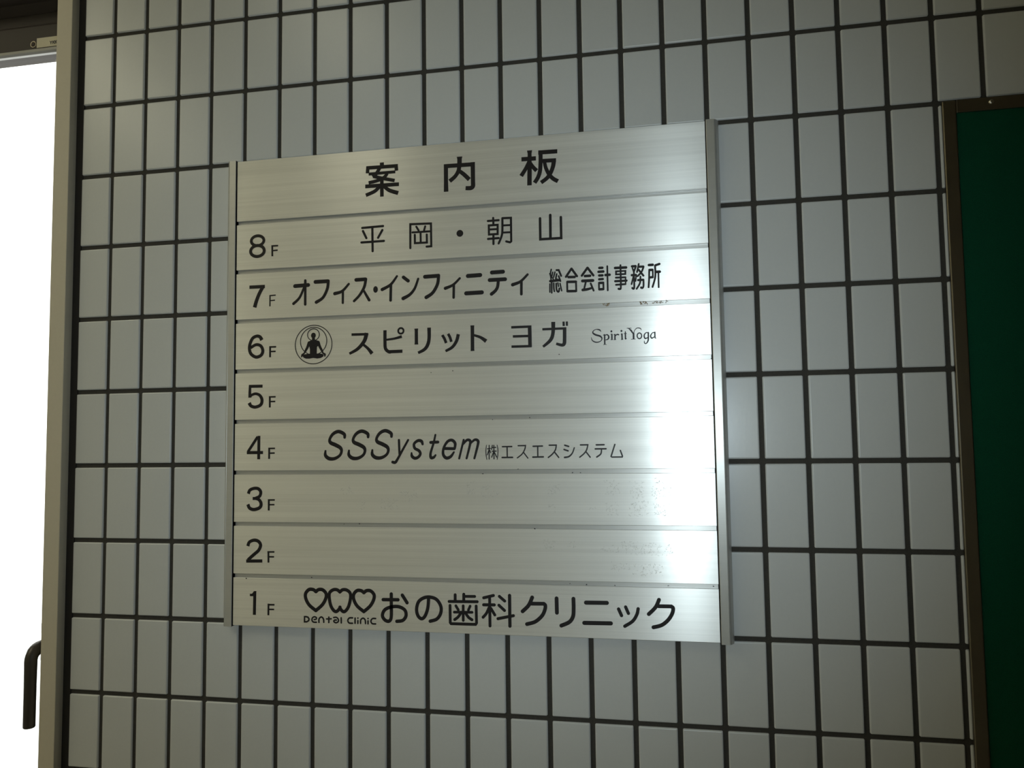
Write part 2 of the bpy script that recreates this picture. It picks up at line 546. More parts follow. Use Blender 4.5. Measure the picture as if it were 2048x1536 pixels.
# strokes in millimetres from the sign's lower left corner: kind, then x, height, half width per point
INK = {
'title': [['B',200.91,582.71,2.67,201.12,577.52,2.66],['B',179.97,577.25,2.31,222.25,576.77,2.28],['B',182.26,578.69,2.27,181.65,570.31,2.27],['B',219.83,578.79,2.28,220.43,570.61,2.28],['B',183.33,569.08,1.89,218.78,569.3,1.87],['T',198.01,575.76,2.26,193.24,568.48,2.26,188.67,565.01,2.26],['B',189.29,565.77,2.22,201.54,562.16,2.21,217.83,558.14,2.2],['T',208.15,568.07,2.14,204.02,563.38,2.15,195.32,559.84,2.15,183.26,557.77,2.16],['B',178.68,553.41,2.39,223.56,553.0,2.35],['B',200.91,560.6,2.37,200.91,538.71,2.36],['T',198.85,553.12,2.29,191.59,546.44,2.29,179.53,541.93,2.3],['T',203.19,552.38,2.24,210.61,546.19,2.44,222.52,541.68,2.59],['B',285.02,573.39,2.69,284.99,552.39,2.63,285.06,538.76,2.98],['B',282.4,571.22,2.6,321.95,570.75,2.56],['T',319.49,573.52,2.76,319.53,557.56,2.68,319.57,545.78,2.67,319.55,543.03,2.75],['T',319.63,547.73,2.68,319.31,543.05,2.71,316.53,541.1,2.71,310.02,541.4,2.56],['B',302.64,581.84,3.58,302.62,578.67,2.88,302.54,569.18,2.88],['T',302.56,572.34,2.78,301.1,564.16,2.54,296.87,557.38,2.46,289.74,551.7,2.58],['T',302.29,563.67,2.38,308.4,558.64,2.57,314.86,551.84,2.66],['B',380.74,571.98,2.67,398.7,571.79,2.66],['B',390.98,582.28,3.19,390.99,578.38,2.42,390.67,558.19,2.7,390.22,538.86,2.79],['T',390.18,568.33,2.32,386.02,560.11,2.36,380.12,551.26,2.51],['T',391.5,566.67,2.12,394.86,561.35,2.35,399.29,556.35,2.5],['B',401.65,578.74,2.6,425.05,578.34,2.58],['T',404.54,580.36,2.51,404.29,565.63,2.5,403.35,555.26,2.5,400.75,547.73,2.5,396.57,541.55,2.5],['B',406.43,567.98,2.4,423.33,567.5,2.39],['T',420.61,569.73,2.78,419.81,561.3,2.58,416.42,552.3,2.49,411.76,546.11,2.45,404.53,541.18,2.39],['T',409.08,566.8,2.11,410.84,558.53,2.26,414.87,550.11,2.41,419.69,544.73,2.48,425.23,541.31,2.48]],
'n8': [['E',30.35,492.61,8.9,6.46,3.93],['E',30.26,479.05,9.6,7.23,4.18],['B',51.14,485.37,1.23,51.3,470.89,1.23],['B',50.01,484.42,1.06,59.34,484.36,1.06],['B',51.31,478.24,0.97,58.74,478.48,0.97]],
't8': [['L',174.6,500.15,1.43,202.34,500.77,1.42],['L',175.61,496.08,1.47,180.11,486.76,1.47],['L',201.44,495.73,1.46,195.75,486.24,1.46],['L',173.55,481.51,1.43,203.48,481.7,1.41],['L',188.14,499.41,1.47,188.48,469.52,1.46],['L',238.2,470.46,1.36,238.31,500.74,1.36,265.17,499.96,1.35,265.4,471.16,1.35,259.39,471.05,1.35],['L',246.15,497.13,1.28,249.03,492.21,1.28],['L',257.68,496.76,1.27,256.2,491.74,1.27],['L',241.1,490.13,1.28,263.11,490.11,1.27],['L',244.08,487.02,1.32,244.2,476.38,1.32,259.82,476.2,1.31,259.63,486.25,1.31],['L',251.6,488.9,1.28,251.78,476.7,1.27],['E',302.22,485.09,4.26,4.28,0],['L',337.86,498.22,1.36,351.3,498.33,1.35],['L',344.51,501.57,1.32,344.73,493.35,1.32],['L',338.97,492.57,1.32,338.99,481.35,1.32,349.85,481.29,1.31,349.99,492.62,1.32,338.97,492.57,1.32],['L',339.84,487.48,1.24,349.54,487.4,1.24],['L',337.76,475.87,1.36,351.02,476.13,1.35],['L',344.57,480.23,1.35,344.51,469.21,1.35],['S',356.05,500.49,1.35,355.76,484.15,1.35,354.44,477.3,1.35,351.01,469.51,1.35],['L',356.05,500.49,1.35,366.69,500.23,1.35,366.67,471.16,1.34,365.12,470.03,1.34,360.53,471.39,1.35],['L',356.16,491.44,1.2,366.18,491.33,1.19],['L',356.05,482.59,1.2,366.06,482.49,1.19],['L',402.57,497.07,1.56,402.52,471.42,1.56,427.98,471.38,1.54,427.93,496.91,1.55],['L',415.12,500.36,1.63,414.9,471.42,1.63]],
'n7': [['B',19.43,431.93,2.21,41.11,431.86,2.2],['T',39.35,432.93,2.37,33.91,423.85,2.37,29.62,413.9,2.46,26.99,405.09,2.54],['B',48.5,420.28,0.88,48.47,405.55,0.88],['B',47.72,419.51,0.8,56.44,419.81,0.8],['B',48.66,412.98,0.76,55.46,413.3,0.76]],
't7': [['L',83.2,430.24,2.5,101.39,430.74,2.49],['L',97.33,436.66,1.7,97.35,405.92,1.7],['S',95.25,426.8,1.49,89.59,415.03,1.66,81.3,407.56,1.83],['L',111.26,434.24,2.48,128.23,434.3,2.47],['S',128.82,434.67,1.97,127.43,424.36,1.97,121.55,413.48,1.89,112.59,408.0,2.14],['S',137.73,417.86,2.21,147.63,420.55,1.8,156.47,429.31,1.47],['L',148.63,420.9,1.51,148.5,405.51,1.51],['L',166.46,434.03,2.36,178.82,434.16,2.35],['S',179.4,434.37,1.86,177.17,424.21,1.86,170.96,414.25,1.7,163.67,407.17,1.62],['S',176.76,419.49,1.46,180.48,412.99,1.69,183.77,407.48,1.85],['E',192.26,420.52,3.04,4.17,0],['S',201.03,420.0,2.09,212.07,425.57,1.76,220.56,435.88,1.36],['L',212.56,424.76,1.72,212.03,405.75,1.72],['L',229.0,434.09,2.15,235.13,429.23,2.15],['S',248.19,431.12,1.43,243.63,419.27,1.66,237.16,411.8,1.9,228.58,407.38,2.3],['L',257.02,433.23,2.45,274.1,433.56,2.44],['S',274.5,434.01,2.04,273.07,423.22,2.04,266.8,412.69,2.04,258.47,407.36,2.28],['S',283.1,417.45,2.03,293.0,421.28,1.64,301.57,429.02,1.4],['L',293.95,421.39,1.6,293.58,405.45,1.6],['L',311.94,431.32,2.56,327.39,431.66,2.55],['L',309.54,409.91,2.56,329.25,410.18,2.54],['L',342.15,434.02,2.46,355.96,434.27,2.45],['L',339.26,424.83,2.38,358.45,424.91,2.37],['S',350.06,424.65,1.92,349.03,416.31,1.92,346.28,411.49,1.99,341.37,407.54,2.15],['S',367.77,417.66,2.13,377.43,421.12,1.67,386.22,429.24,1.44],['L',378.57,420.91,1.67,378.27,405.62,1.67],['S',415.26,433.94,0.87,414.23,428.9,0.87,414.71,424.35,0.86],['S',413.4,428.94,0.83,414.36,425.5,0.83,414.85,421.33,0.83],['L',416.96,430.34,0.86,415.34,423.57,0.86],['L',419.7,430.42,0.86,417.9,424.19,0.86],['L',416.95,423.48,0.83,417.65,420.81,0.83],['L',413.88,419.68,1.58,425.31,420.35,1.57],['L',413.33,416.32,0.86,413.16,406.36,0.86],['L',415.56,419.03,1.01,415.39,405.5,1.01],['S',417.96,417.03,0.98,418.04,411.01,0.97,418.57,407.04,0.97],['L',421.71,427.94,0.98,420.56,422.54,0.98],['L',421.61,432.66,1.16,424.23,432.59,1.16,427.08,425.41,1.16],['L',424.1,425.37,1.01,426.11,419.06,1.01],['L',420.48,422.17,0.94,424.94,420.44,0.94],['S',421.02,416.5,1.05,421.19,409.73,1.05,422.45,406.67,1.05,423.94,406.59,1.05,424.68,410.31,1.05],['L',423.01,417.15,0.82,423.68,412.8,0.82],['L',425.61,416.27,0.86,427.39,407.37,0.86],['L',439.53,433.39,1.38,432.91,423.98,1.38],['L',439.79,433.38,1.38,446.03,424.05,1.38],['L',435.99,423.44,1.57,443.24,423.26,1.57],['L',434.14,417.72,1.12,434.17,406.1,1.12],['L',444.78,417.19,1.12,444.93,405.96,1.12],['L',434.58,417.7,1.57,444.6,417.38,1.56],['L',434.74,406.45,1.57,444.38,406.17,1.56],['L',458.8,433.49,1.41,451.96,424.38,1.41],['L',459.05,433.29,1.41,465.6,423.97,1.41],['L',455.64,423.67,1.56,461.73,423.69,1.56],['L',452.57,417.92,1.78,464.92,417.85,1.78],['L',456.41,416.23,1.11,454.32,408.12,1.11],['S',452.72,407.08,1.67,458.07,407.57,1.59,463.62,408.98,1.29],['L',462.27,414.44,1.15,465.57,405.72,1.15],['L',472.95,432.54,1.52,476.43,432.54,1.52],['L',471.93,427.93,1.55,477.43,428.02,1.55],['L',472.56,423.43,1.48,476.41,423.42,1.48],['L',472.46,418.85,1.44,476.68,419.01,1.44],['L',472.01,414.71,1.07,472.08,406.52,1.07],['L',477.25,414.82,1.11,477.32,406.64,1.1],['L',472.55,414.49,1.51,476.94,414.46,1.51],['L',472.57,406.87,1.51,476.78,406.85,1.51],['L',482.33,434.09,1.03,482.29,405.18,1.03],['L',480.08,423.6,1.55,484.83,423.73,1.55],['L',491.57,431.44,1.58,504.29,431.36,1.58],['S',497.83,434.38,1.1,497.78,409.36,1.1,496.79,406.07,1.1,495.16,406.34,1.36],['L',492.5,427.34,1.07,503.47,427.36,1.06,503.3,423.59,1.06,492.41,423.71,1.07,492.5,427.34,1.07],['L',492.21,419.82,1.18,503.28,419.63,1.17],['L',491.38,415.6,1.4,504.45,415.68,1.39],['L',492.19,411.29,1.17,502.72,411.52,1.17],['L',503.47,419.8,0.88,503.37,411.3,0.88],['L',511.38,432.28,1.46,515.35,432.33,1.46],['L',515.89,432.11,1.1,513.2,425.59,1.1],['L',511.79,430.11,0.95,513.54,424.84,0.95],['L',510.93,421.83,1.42,515.63,421.85,1.42],['S',513.35,424.48,1.06,513.41,408.23,1.09,512.51,405.5,1.09,511.2,406.49,1.28],['L',512.7,420.07,0.99,510.31,411.14,0.99],['L',515.98,421.38,0.91,515.08,414.6,0.91],['L',519.2,434.71,1.02,516.98,425.21,1.02],['L',519.48,431.37,1.42,524.34,431.29,1.42],['S',524.69,430.9,1.09,522.2,425.13,1.09,517.57,420.2,1.09],['L',518.85,427.89,1.2,524.31,420.59,1.2],['L',518.17,415.55,1.38,523.93,415.63,1.38],['S',524.29,415.62,1.09,524.1,408.44,1.09,522.96,405.92,1.09,521.53,406.43,1.45],['S',520.8,419.66,1.06,520.06,411.96,1.06,516.11,405.33,1.06],['L',531.02,432.78,1.56,535.33,432.85,1.56],['L',531.23,427.24,1.09,530.73,415.11,1.09,529.97,406.51,1.09],['L',535.24,426.84,1.05,535.22,418.01,1.05],['L',531.76,426.84,1.53,534.81,426.87,1.52],['L',531.71,418.08,1.45,534.94,418.21,1.45],['L',543.04,433.43,1.38,538.53,432.09,1.38],['S',537.98,431.67,1.13,537.99,418.79,1.12,534.55,406.65,1.12],['L',538.67,424.2,1.63,543.14,424.23,1.63],['L',541.7,423.75,1.01,541.61,405.95,1.01]],
'n6': [['T',37.45,362.19,2.44,34.95,366.31,2.19,30.12,367.55,2.02,24.0,364.31,2.11,20.24,354.35,2.11,22.0,345.42,2.11,29.25,340.5,2.1,36.49,342.52,2.1,38.97,348.46,2.1,35.94,354.76,2.01,29.36,356.44,1.94,21.93,352.68,1.85],['B',49.2,353.96,1.25,49.15,339.53,1.25],['B',48.0,352.88,1.05,57.46,352.78,1.04],['B',49.09,346.91,0.96,56.9,346.96,0.96]],
'logo6': [['E',108.99,353.89,24.97,24.61,1.07],['E',109.09,358.25,17.91,17.67,1.07],['E',108.85,366.47,7.97,7.54,1.07],['E',108.77,365.4,3.22,3.65,0],['P',106.75,361.99,106.97,359.6,103.79,358.72,101.25,356.43,102.12,353.03,103.4,351.0,104.05,348.2,104.08,341.46,113.4,341.15,113.61,350.24,114.29,351.4,117.15,352.89,116.93,356.46,115.44,358.57,112.9,359.18,110.87,360.25,110.86,362.23],['S',102.65,356.5,1.77,100.85,351.09,1.73,97.9,345.83,1.36,96.21,343.11,0.95,93.67,341.21,1.23,92.83,338.86,0.82],['S',115.53,356.51,1.84,117.37,351.3,1.72,120.34,345.86,1.43,122.04,342.44,0.98,124.36,340.98,1.22,124.36,338.62,0.81],['P',93.67,341.21,97.71,341.87,101.53,342.26,106.62,342.49,111.7,342.32,116.77,342.22,120.99,341.49,123.1,340.24,122.26,338.09,118.9,336.43,114.26,335.83,108.76,336.72,103.26,336.03,98.59,336.18,95.82,337.37,94.1,339.41]],
't6': [['B',160.23,364.61,1.62,182.11,364.4,1.6],['T',180.46,365.87,2.57,177.17,355.82,2.41,168.51,346.35,2.09,157.43,340.55,1.61],['T',175.77,351.57,1.6,182.09,346.27,1.84,187.58,339.7,2.4],['T',204.61,368.44,2.15,204.58,354.04,2.07,205.21,345.47,2.07,209.42,341.29,2.06,212.66,341.18,2.06],['B',210.23,341.27,2.06,227.36,341.38,2.05],['T',205.4,356.34,1.27,216.76,357.47,1.43,226.63,359.74,1.82],['E',225.44,366.84,3.47,3.49,2.37],['B',245.39,368.92,2.44,245.46,366.44,2.12,245.46,351.78,2.12,245.44,349.09,2.43],['T',261.91,369.49,2.35,261.82,355.8,2.19,259.62,347.43,2.19,255.21,342.21,2.03,247.62,338.62,1.65],['T',278.71,359.62,1.71,281.43,355.07,1.71,283.59,349.49,1.71],['T',286.2,360.87,1.71,288.52,356.34,1.71,290.2,350.78,1.7],['T',299.14,359.91,2.09,296.71,351.46,2.01,291.17,344.03,1.86,282.73,339.59,1.55],['B',316.94,370.05,2.46,316.91,367.46,2.23,316.79,340.86,2.22,316.84,338.59,2.45],['T',317.44,358.31,1.38,326.7,355.07,1.76,334.05,349.95,2.44],['B',365.21,365.7,1.52,390.08,365.69,1.5],['B',387.83,366.91,2.26,388.03,340.9,2.25],['B',367.11,354.55,1.51,387.79,354.38,1.5],['B',365.27,342.21,1.51,389.86,342.03,1.5],['B',403.25,361.8,1.42,432.19,361.87,1.41],['T',430.14,363.14,2.15,429.9,350.36,2.15,429.33,343.7,2.15,426.48,341.95,1.85,419.68,343.9,1.49],['T',416.57,370.24,2.39,416.03,356.83,2.16,412.83,348.38,2.09,403.8,340.73,1.49],['B',429.0,370.11,1.34,429.13,364.74,1.34],['B',432.94,370.1,1.26,432.99,364.81,1.26]],
'e6': [['S',473.24,356.33,0.27,471.55,358.42,0.78,467.46,359.13,0.41,464.22,357.32,0.51,463.8,355.03,0.83,466.86,352.75,1.05,472.07,350.94,1.01,474.2,348.2,0.69,472.63,345.03,0.46,467.59,343.83,0.69,463.06,345.97,0.6,461.59,349.94,0.23],['L',477.43,352.12,0.87,477.42,341.33,0.87],['L',475.94,340.6,0.32,477.46,341.19,0.32,479.35,340.66,0.32],['S',477.87,351.65,0.46,480.52,352.38,0.69,482.28,349.88,0.87,481.31,347.16,0.73,478.34,346.21,0.37],['L',476.19,352.03,0.46,477.44,352.81,0.46],['L',485.97,352.5,0.87,485.94,346.99,0.87],['L',484.98,352.76,0.46,486.07,352.95,0.46],['L',484.83,346.25,0.41,486.83,346.36,0.41],['E',485.51,356.14,1.13,1.24,0],['L',489.59,352.13,0.82,489.46,346.63,0.82],['L',488.46,352.17,0.41,489.6,352.59,0.41],['L',488.18,346.13,0.36,490.58,346.23,0.36],['S',490.09,350.51,0.46,491.85,352.14,0.68,493.74,351.89,0.82],['L',497.73,352.52,0.86,497.82,346.79,0.86],['L',496.74,352.42,0.41,497.83,352.74,0.41],['L',496.77,346.0,0.41,498.76,346.21,0.41],['E',497.23,356.16,1.13,1.24,0],['L',501.77,355.34,0.45,501.71,353.06,0.82,501.75,346.88,0.82],['L',500.0,352.94,0.32,503.16,353.18,0.32],['L',501.42,346.29,0.45,502.92,346.7,0.45],['L',503.84,359.16,0.36,508.61,358.97,0.36],['L',505.55,358.86,0.36,508.19,356.7,0.95,511.01,352.25,0.81],['L',511.24,352.7,1.04,511.19,346.76,1.04],['L',508.39,346.0,0.32,513.23,345.96,0.32],['S',511.6,352.46,0.41,512.45,356.08,0.36,515.43,358.85,0.45,519.01,358.43,0.54,520.39,356.46,0.27],['E',517.98,349.62,2.59,3.37,1.31],['S',528.69,352.41,0.59,525.8,353.07,0.5,523.49,349.96,0.72,524.51,346.28,0.77,527.66,347.31,0.5],['S',528.34,352.97,0.81,528.2,347.51,0.86,527.79,343.44,0.77,525.7,340.42,0.54,523.71,340.94,0.54,523.55,343.36,0.36],['S',535.47,352.71,0.63,533.15,352.57,0.49,530.92,349.24,0.72,532.1,346.37,0.76,535.16,347.81,0.49],['S',535.92,353.14,0.76,535.85,348.6,0.76,536.1,346.55,0.67,537.2,346.05,0.31]],
'n5': [['B',20.01,302.79,1.97,39.02,302.64,1.96],['B',21.62,304.43,1.68,21.26,295.63,1.84,21.51,288.22,2.2],['T',21.76,289.61,1.47,24.71,291.95,1.67,29.95,293.03,1.75,35.42,290.71,1.92,38.39,284.86,2.08,36.61,278.73,2.08,29.22,275.96,2.04,23.09,277.59,2.09,20.52,281.56,2.34],['B',49.24,289.48,1.25,49.34,275.02,1.24],['B',48.04,288.56,0.98,57.33,288.51,0.97],['B',49.59,282.64,0.95,56.85,282.65,0.95]],
'n4': [['B',34.56,239.02,1.97,34.42,209.15,1.97],['B',17.9,217.76,2.0,40.34,217.72,1.98],['B',32.79,237.85,1.79,19.64,219.13,1.79],['B',48.94,223.85,1.24,48.85,209.54,1.24],['B',47.74,222.88,0.97,56.95,222.88,0.97],['B',49.16,216.79,0.95,56.56,216.9,0.95]],
't4': [['S',151.16,235.54,1.68,150.34,239.81,2.16,142.89,243.0,2.24,135.59,239.99,2.01,131.27,233.44,1.77,132.52,229.16,2.33,138.75,226.38,2.48,145.21,222.84,2.32,147.03,218.57,1.84,144.71,213.18,1.76,137.93,209.36,2.08,130.45,209.41,2.33,125.62,213.31,2.09,125.62,218.97,1.21],['S',182.16,235.65,1.66,181.36,239.89,2.14,174.02,243.06,2.22,166.8,240.07,1.99,162.53,233.56,1.75,163.75,229.31,2.31,169.9,226.55,2.46,176.27,223.03,2.3,178.05,218.79,1.82,175.76,213.44,1.74,169.05,209.64,2.06,161.68,209.68,2.3,156.92,213.56,2.07,156.92,219.19,1.19],['S',212.68,235.83,1.65,211.89,240.04,2.12,204.65,243.19,2.2,197.53,240.22,1.97,193.29,233.75,1.73,194.5,229.53,2.28,200.55,226.79,2.44,206.83,223.29,2.27,208.59,219.08,1.8,206.31,213.75,1.72,199.68,209.98,2.04,192.41,210.03,2.28,187.72,213.89,2.05,187.73,219.48,1.18],['S',222.37,231.44,1.41,222.65,222.91,1.48,223.23,212.26,1.4],['S',234.19,231.31,1.32,227.42,219.83,1.4,220.97,208.86,1.56,217.59,204.09,1.79,214.23,204.41,1.8],['S',252.72,226.04,1.47,251.32,229.61,1.93,246.97,230.41,1.86,241.95,226.68,1.63,242.71,221.21,1.78,247.92,218.14,1.86,249.79,214.34,1.7,247.24,210.43,1.78,242.87,208.95,1.94,239.16,211.4,1.86,238.55,215.34,1.09],['S',269.11,237.27,1.15,266.67,227.03,1.39,262.88,215.0,1.54,263.39,209.57,1.85,266.77,209.85,1.69,269.15,212.54,1.15],['L',263.14,228.05,1.85,272.17,228.4,1.84],['L',281.1,220.49,1.84,292.78,220.16,1.83],['S',293.4,220.75,1.53,293.85,226.75,1.83,289.76,230.54,1.83,284.29,228.73,1.68,279.55,221.25,1.53,278.85,213.37,1.76,282.56,208.99,1.99,288.02,210.45,1.76,292.27,215.89,1.14],['L',304.66,230.67,1.29,298.87,208.28,1.29],['S',303.68,225.15,1.14,308.75,230.33,1.6,312.6,229.54,1.75,312.55,225.05,1.52,308.14,208.37,1.29],['S',312.95,226.17,1.14,318.39,230.59,1.52,322.37,229.43,1.74,322.31,224.58,1.59,317.83,208.3,1.29],['S',333.07,224.1,0.38,332.24,218.9,0.49,332.36,212.58,0.53,333.24,206.82,0.41],['S',346.02,223.97,0.41,346.98,218.77,0.53,346.82,212.47,0.52,345.99,206.92,0.45],['L',334.2,219.55,0.64,337.79,220.08,0.64],['L',336.31,223.69,0.64,336.11,207.28,0.64],['L',335.86,218.12,0.6,333.96,212.38,0.6],['L',336.81,218.12,0.56,338.18,214.69,0.56],['L',340.19,223.65,0.64,339.22,218.84,0.64],['L',340.47,221.05,0.64,344.46,221.2,0.64],['L',339.84,216.6,0.68,344.79,216.75,0.68],['L',342.02,223.64,0.68,342.09,207.5,0.68],['L',341.54,215.48,0.64,339.26,209.49,0.64],['L',342.75,215.1,0.64,345.34,209.59,0.64],['L',352.63,221.93,0.86,363.97,222.01,0.86],['L',358.3,221.62,0.79,358.36,209.24,0.78],['L',352.16,209.02,0.94,364.73,209.08,0.93],['L',371.82,222.89,0.78,380.45,222.95,0.78],['S',380.75,223.31,0.71,379.71,218.46,0.74,376.25,212.78,0.71,370.56,208.41,0.71],['L',378.34,214.79,0.71,383.37,208.06,0.7],['L',389.93,222.04,0.89,401.1,222.22,0.89],['L',395.44,221.62,0.81,395.4,209.36,0.81],['L',389.43,209.19,0.96,401.93,209.39,0.96],['L',409.35,223.09,0.88,417.56,223.14,0.88],['S',417.86,223.36,0.73,416.5,217.38,0.81,412.72,212.44,0.81,408.0,208.68,0.81],['L',415.35,215.2,0.81,420.4,208.59,0.81],['L',427.87,222.89,0.95,432.39,221.46,0.95],['L',426.97,217.86,0.95,431.56,216.22,0.95],['S',439.1,219.78,0.73,436.64,213.55,0.8,432.54,209.58,0.95,427.46,208.53,1.02],['L',446.47,223.05,0.87,455.06,223.11,0.87],['S',455.22,223.39,0.73,453.49,217.03,0.8,450.13,212.56,0.8,445.32,208.68,0.8],['L',452.58,215.22,0.8,457.61,208.59,0.8],['L',465.07,222.92,0.94,474.04,222.97,0.94],['L',463.82,218.23,0.94,476.25,218.25,0.94],['S',471.04,217.58,0.79,470.07,212.39,0.87,465.37,208.74,0.94],['L',486.64,223.19,0.86,482.04,209.4,0.86,482.95,208.53,0.86,494.85,208.57,0.86,495.16,209.57,0.86,492.87,216.14,0.86]],
'n3': [['T',20.54,165.42,2.07,22.69,170.08,1.99,28.66,172.31,2.03,34.3,171.7,2.1,37.61,167.77,2.06,36.08,162.27,2.02,30.47,159.8,1.94],['B',26.57,159.47,1.9,31.77,159.49,1.9],['T',30.04,159.41,1.65,35.24,157.94,1.98,38.2,153.25,2.14,36.59,148.14,2.14,28.82,145.48,2.14,22.52,147.24,2.11,20.01,152.02,2.19],['B',48.94,158.57,1.27,48.92,144.4,1.27],['B',47.66,157.62,0.98,57.09,157.67,0.98],['B',49.06,151.68,0.94,56.69,151.73,0.94]],
'n2': [['T',20.52,99.33,2.14,22.53,104.38,2.02,29.01,106.91,2.06,35.06,105.45,2.13,38.01,100.82,2.13,35.54,94.53,2.09,29.95,89.73,2.09],['T',33.39,92.45,2.09,26.51,86.93,2.1,20.69,81.92,2.06],['B',18.31,80.57,2.02,40.53,81.06,2.0],['B',48.85,93.49,1.22,49.06,79.15,1.22],['B',47.57,92.42,0.98,57.06,92.6,0.98],['B',49.3,86.42,0.94,56.65,86.46,0.94]],
'n1': [['B',30.64,41.82,2.0,30.28,13.76,2.0],['P',23.88,36.86,23.88,39.82,26.89,39.92,29.47,43.26,32.78,43.36,32.62,39.94,28.84,36.9],['B',49.52,28.14,1.22,49.46,13.84,1.22],['B',48.37,26.87,1.02,57.61,27.02,1.01],['B',49.87,21.12,0.93,57.19,21.21,0.93]],
'logo1': [['S',113.38,44.65,2.15,109.64,47.07,2.15,104.06,46.91,2.16,99.64,41.96,2.16,100.05,35.46,2.16,104.63,27.95,2.15,113.34,21.52,2.15],['S',113.38,44.65,2.15,117.11,47.28,2.15,122.49,46.98,2.14,126.94,42.38,2.14,126.19,35.88,2.14,121.63,28.5,2.14,113.34,21.52,2.15],['S',176.5,44.94,2.11,172.87,47.33,2.11,167.44,47.18,2.11,163.12,42.29,2.12,163.5,35.88,2.12,167.93,28.47,2.11,176.39,22.11,2.1],['S',176.5,44.94,2.11,180.14,47.53,2.11,185.37,47.23,2.1,189.69,42.68,2.1,188.93,36.27,2.1,184.48,28.99,2.1,176.39,22.11,2.1],['S',145.11,45.03,2.05,141.43,47.59,2.05,136.26,47.44,2.06,131.56,43.66,2.06,131.14,37.17,2.06,133.17,28.11,2.06,136.85,22.54,2.05,140.54,21.14,2.05,144.23,24.3,2.05,145.22,26.6,2.05],['S',145.11,45.03,2.05,148.8,47.79,2.05,154.11,47.56,2.04,158.58,43.9,2.04,158.96,37.26,2.04,156.65,28.11,2.04,153.21,22.85,2.04,149.78,21.23,2.04,146.28,23.99,2.05,145.22,26.6,2.05],['L',98.31,13.59,0.97,98.3,7.32,0.97,101.38,7.44,0.96,103.9,8.97,0.96,104.35,11.14,0.96,102.79,13.13,0.96,100.27,13.66,0.97,98.31,13.59,0.97],['S',111.16,10.51,0.91,113.84,11.12,0.91,113.95,13.02,0.91,111.17,13.84,0.91,108.65,12.11,0.91,108.37,9.23,0.91,110.32,7.41,0.91,114.22,7.29,0.91],['S',117.55,7.31,0.96,117.73,11.52,0.96,120.62,13.92,0.96,123.39,11.72,0.96,123.93,7.55,0.96],['L',130.59,14.02,0.96,130.57,7.49,0.96],['L',127.54,11.76,0.9,133.79,12.09,0.9],['S',136.94,13.73,0.9,140.52,14.06,0.9,142.98,11.91,0.9,142.97,8.96,0.9,139.95,7.47,0.9,137.2,8.9,0.9,138.03,10.61,0.9,140.62,10.8,0.9],['L',146.83,13.72,0.95,146.98,7.58,0.95],['S',161.77,14.09,0.95,157.51,13.84,0.95,155.53,10.83,0.95,157.21,7.85,0.95,161.74,7.6,0.95],['L',165.03,13.95,0.95,165.01,7.72,0.95],['L',168.67,11.04,0.94,168.65,7.75,0.94],['E',168.68,14.03,1.03,0.96,0],['S',172.18,7.78,0.94,172.42,11.94,0.94,175.36,14.16,0.94,178.05,12.13,0.94,178.57,7.81,0.94],['L',181.83,11.16,0.94,181.82,7.62,0.94],['E',181.85,13.93,1.03,0.96,0],['S',191.66,14.22,0.94,187.62,13.98,0.94,185.61,10.99,0.94,187.21,8.02,0.94,191.63,7.77,0.94]],
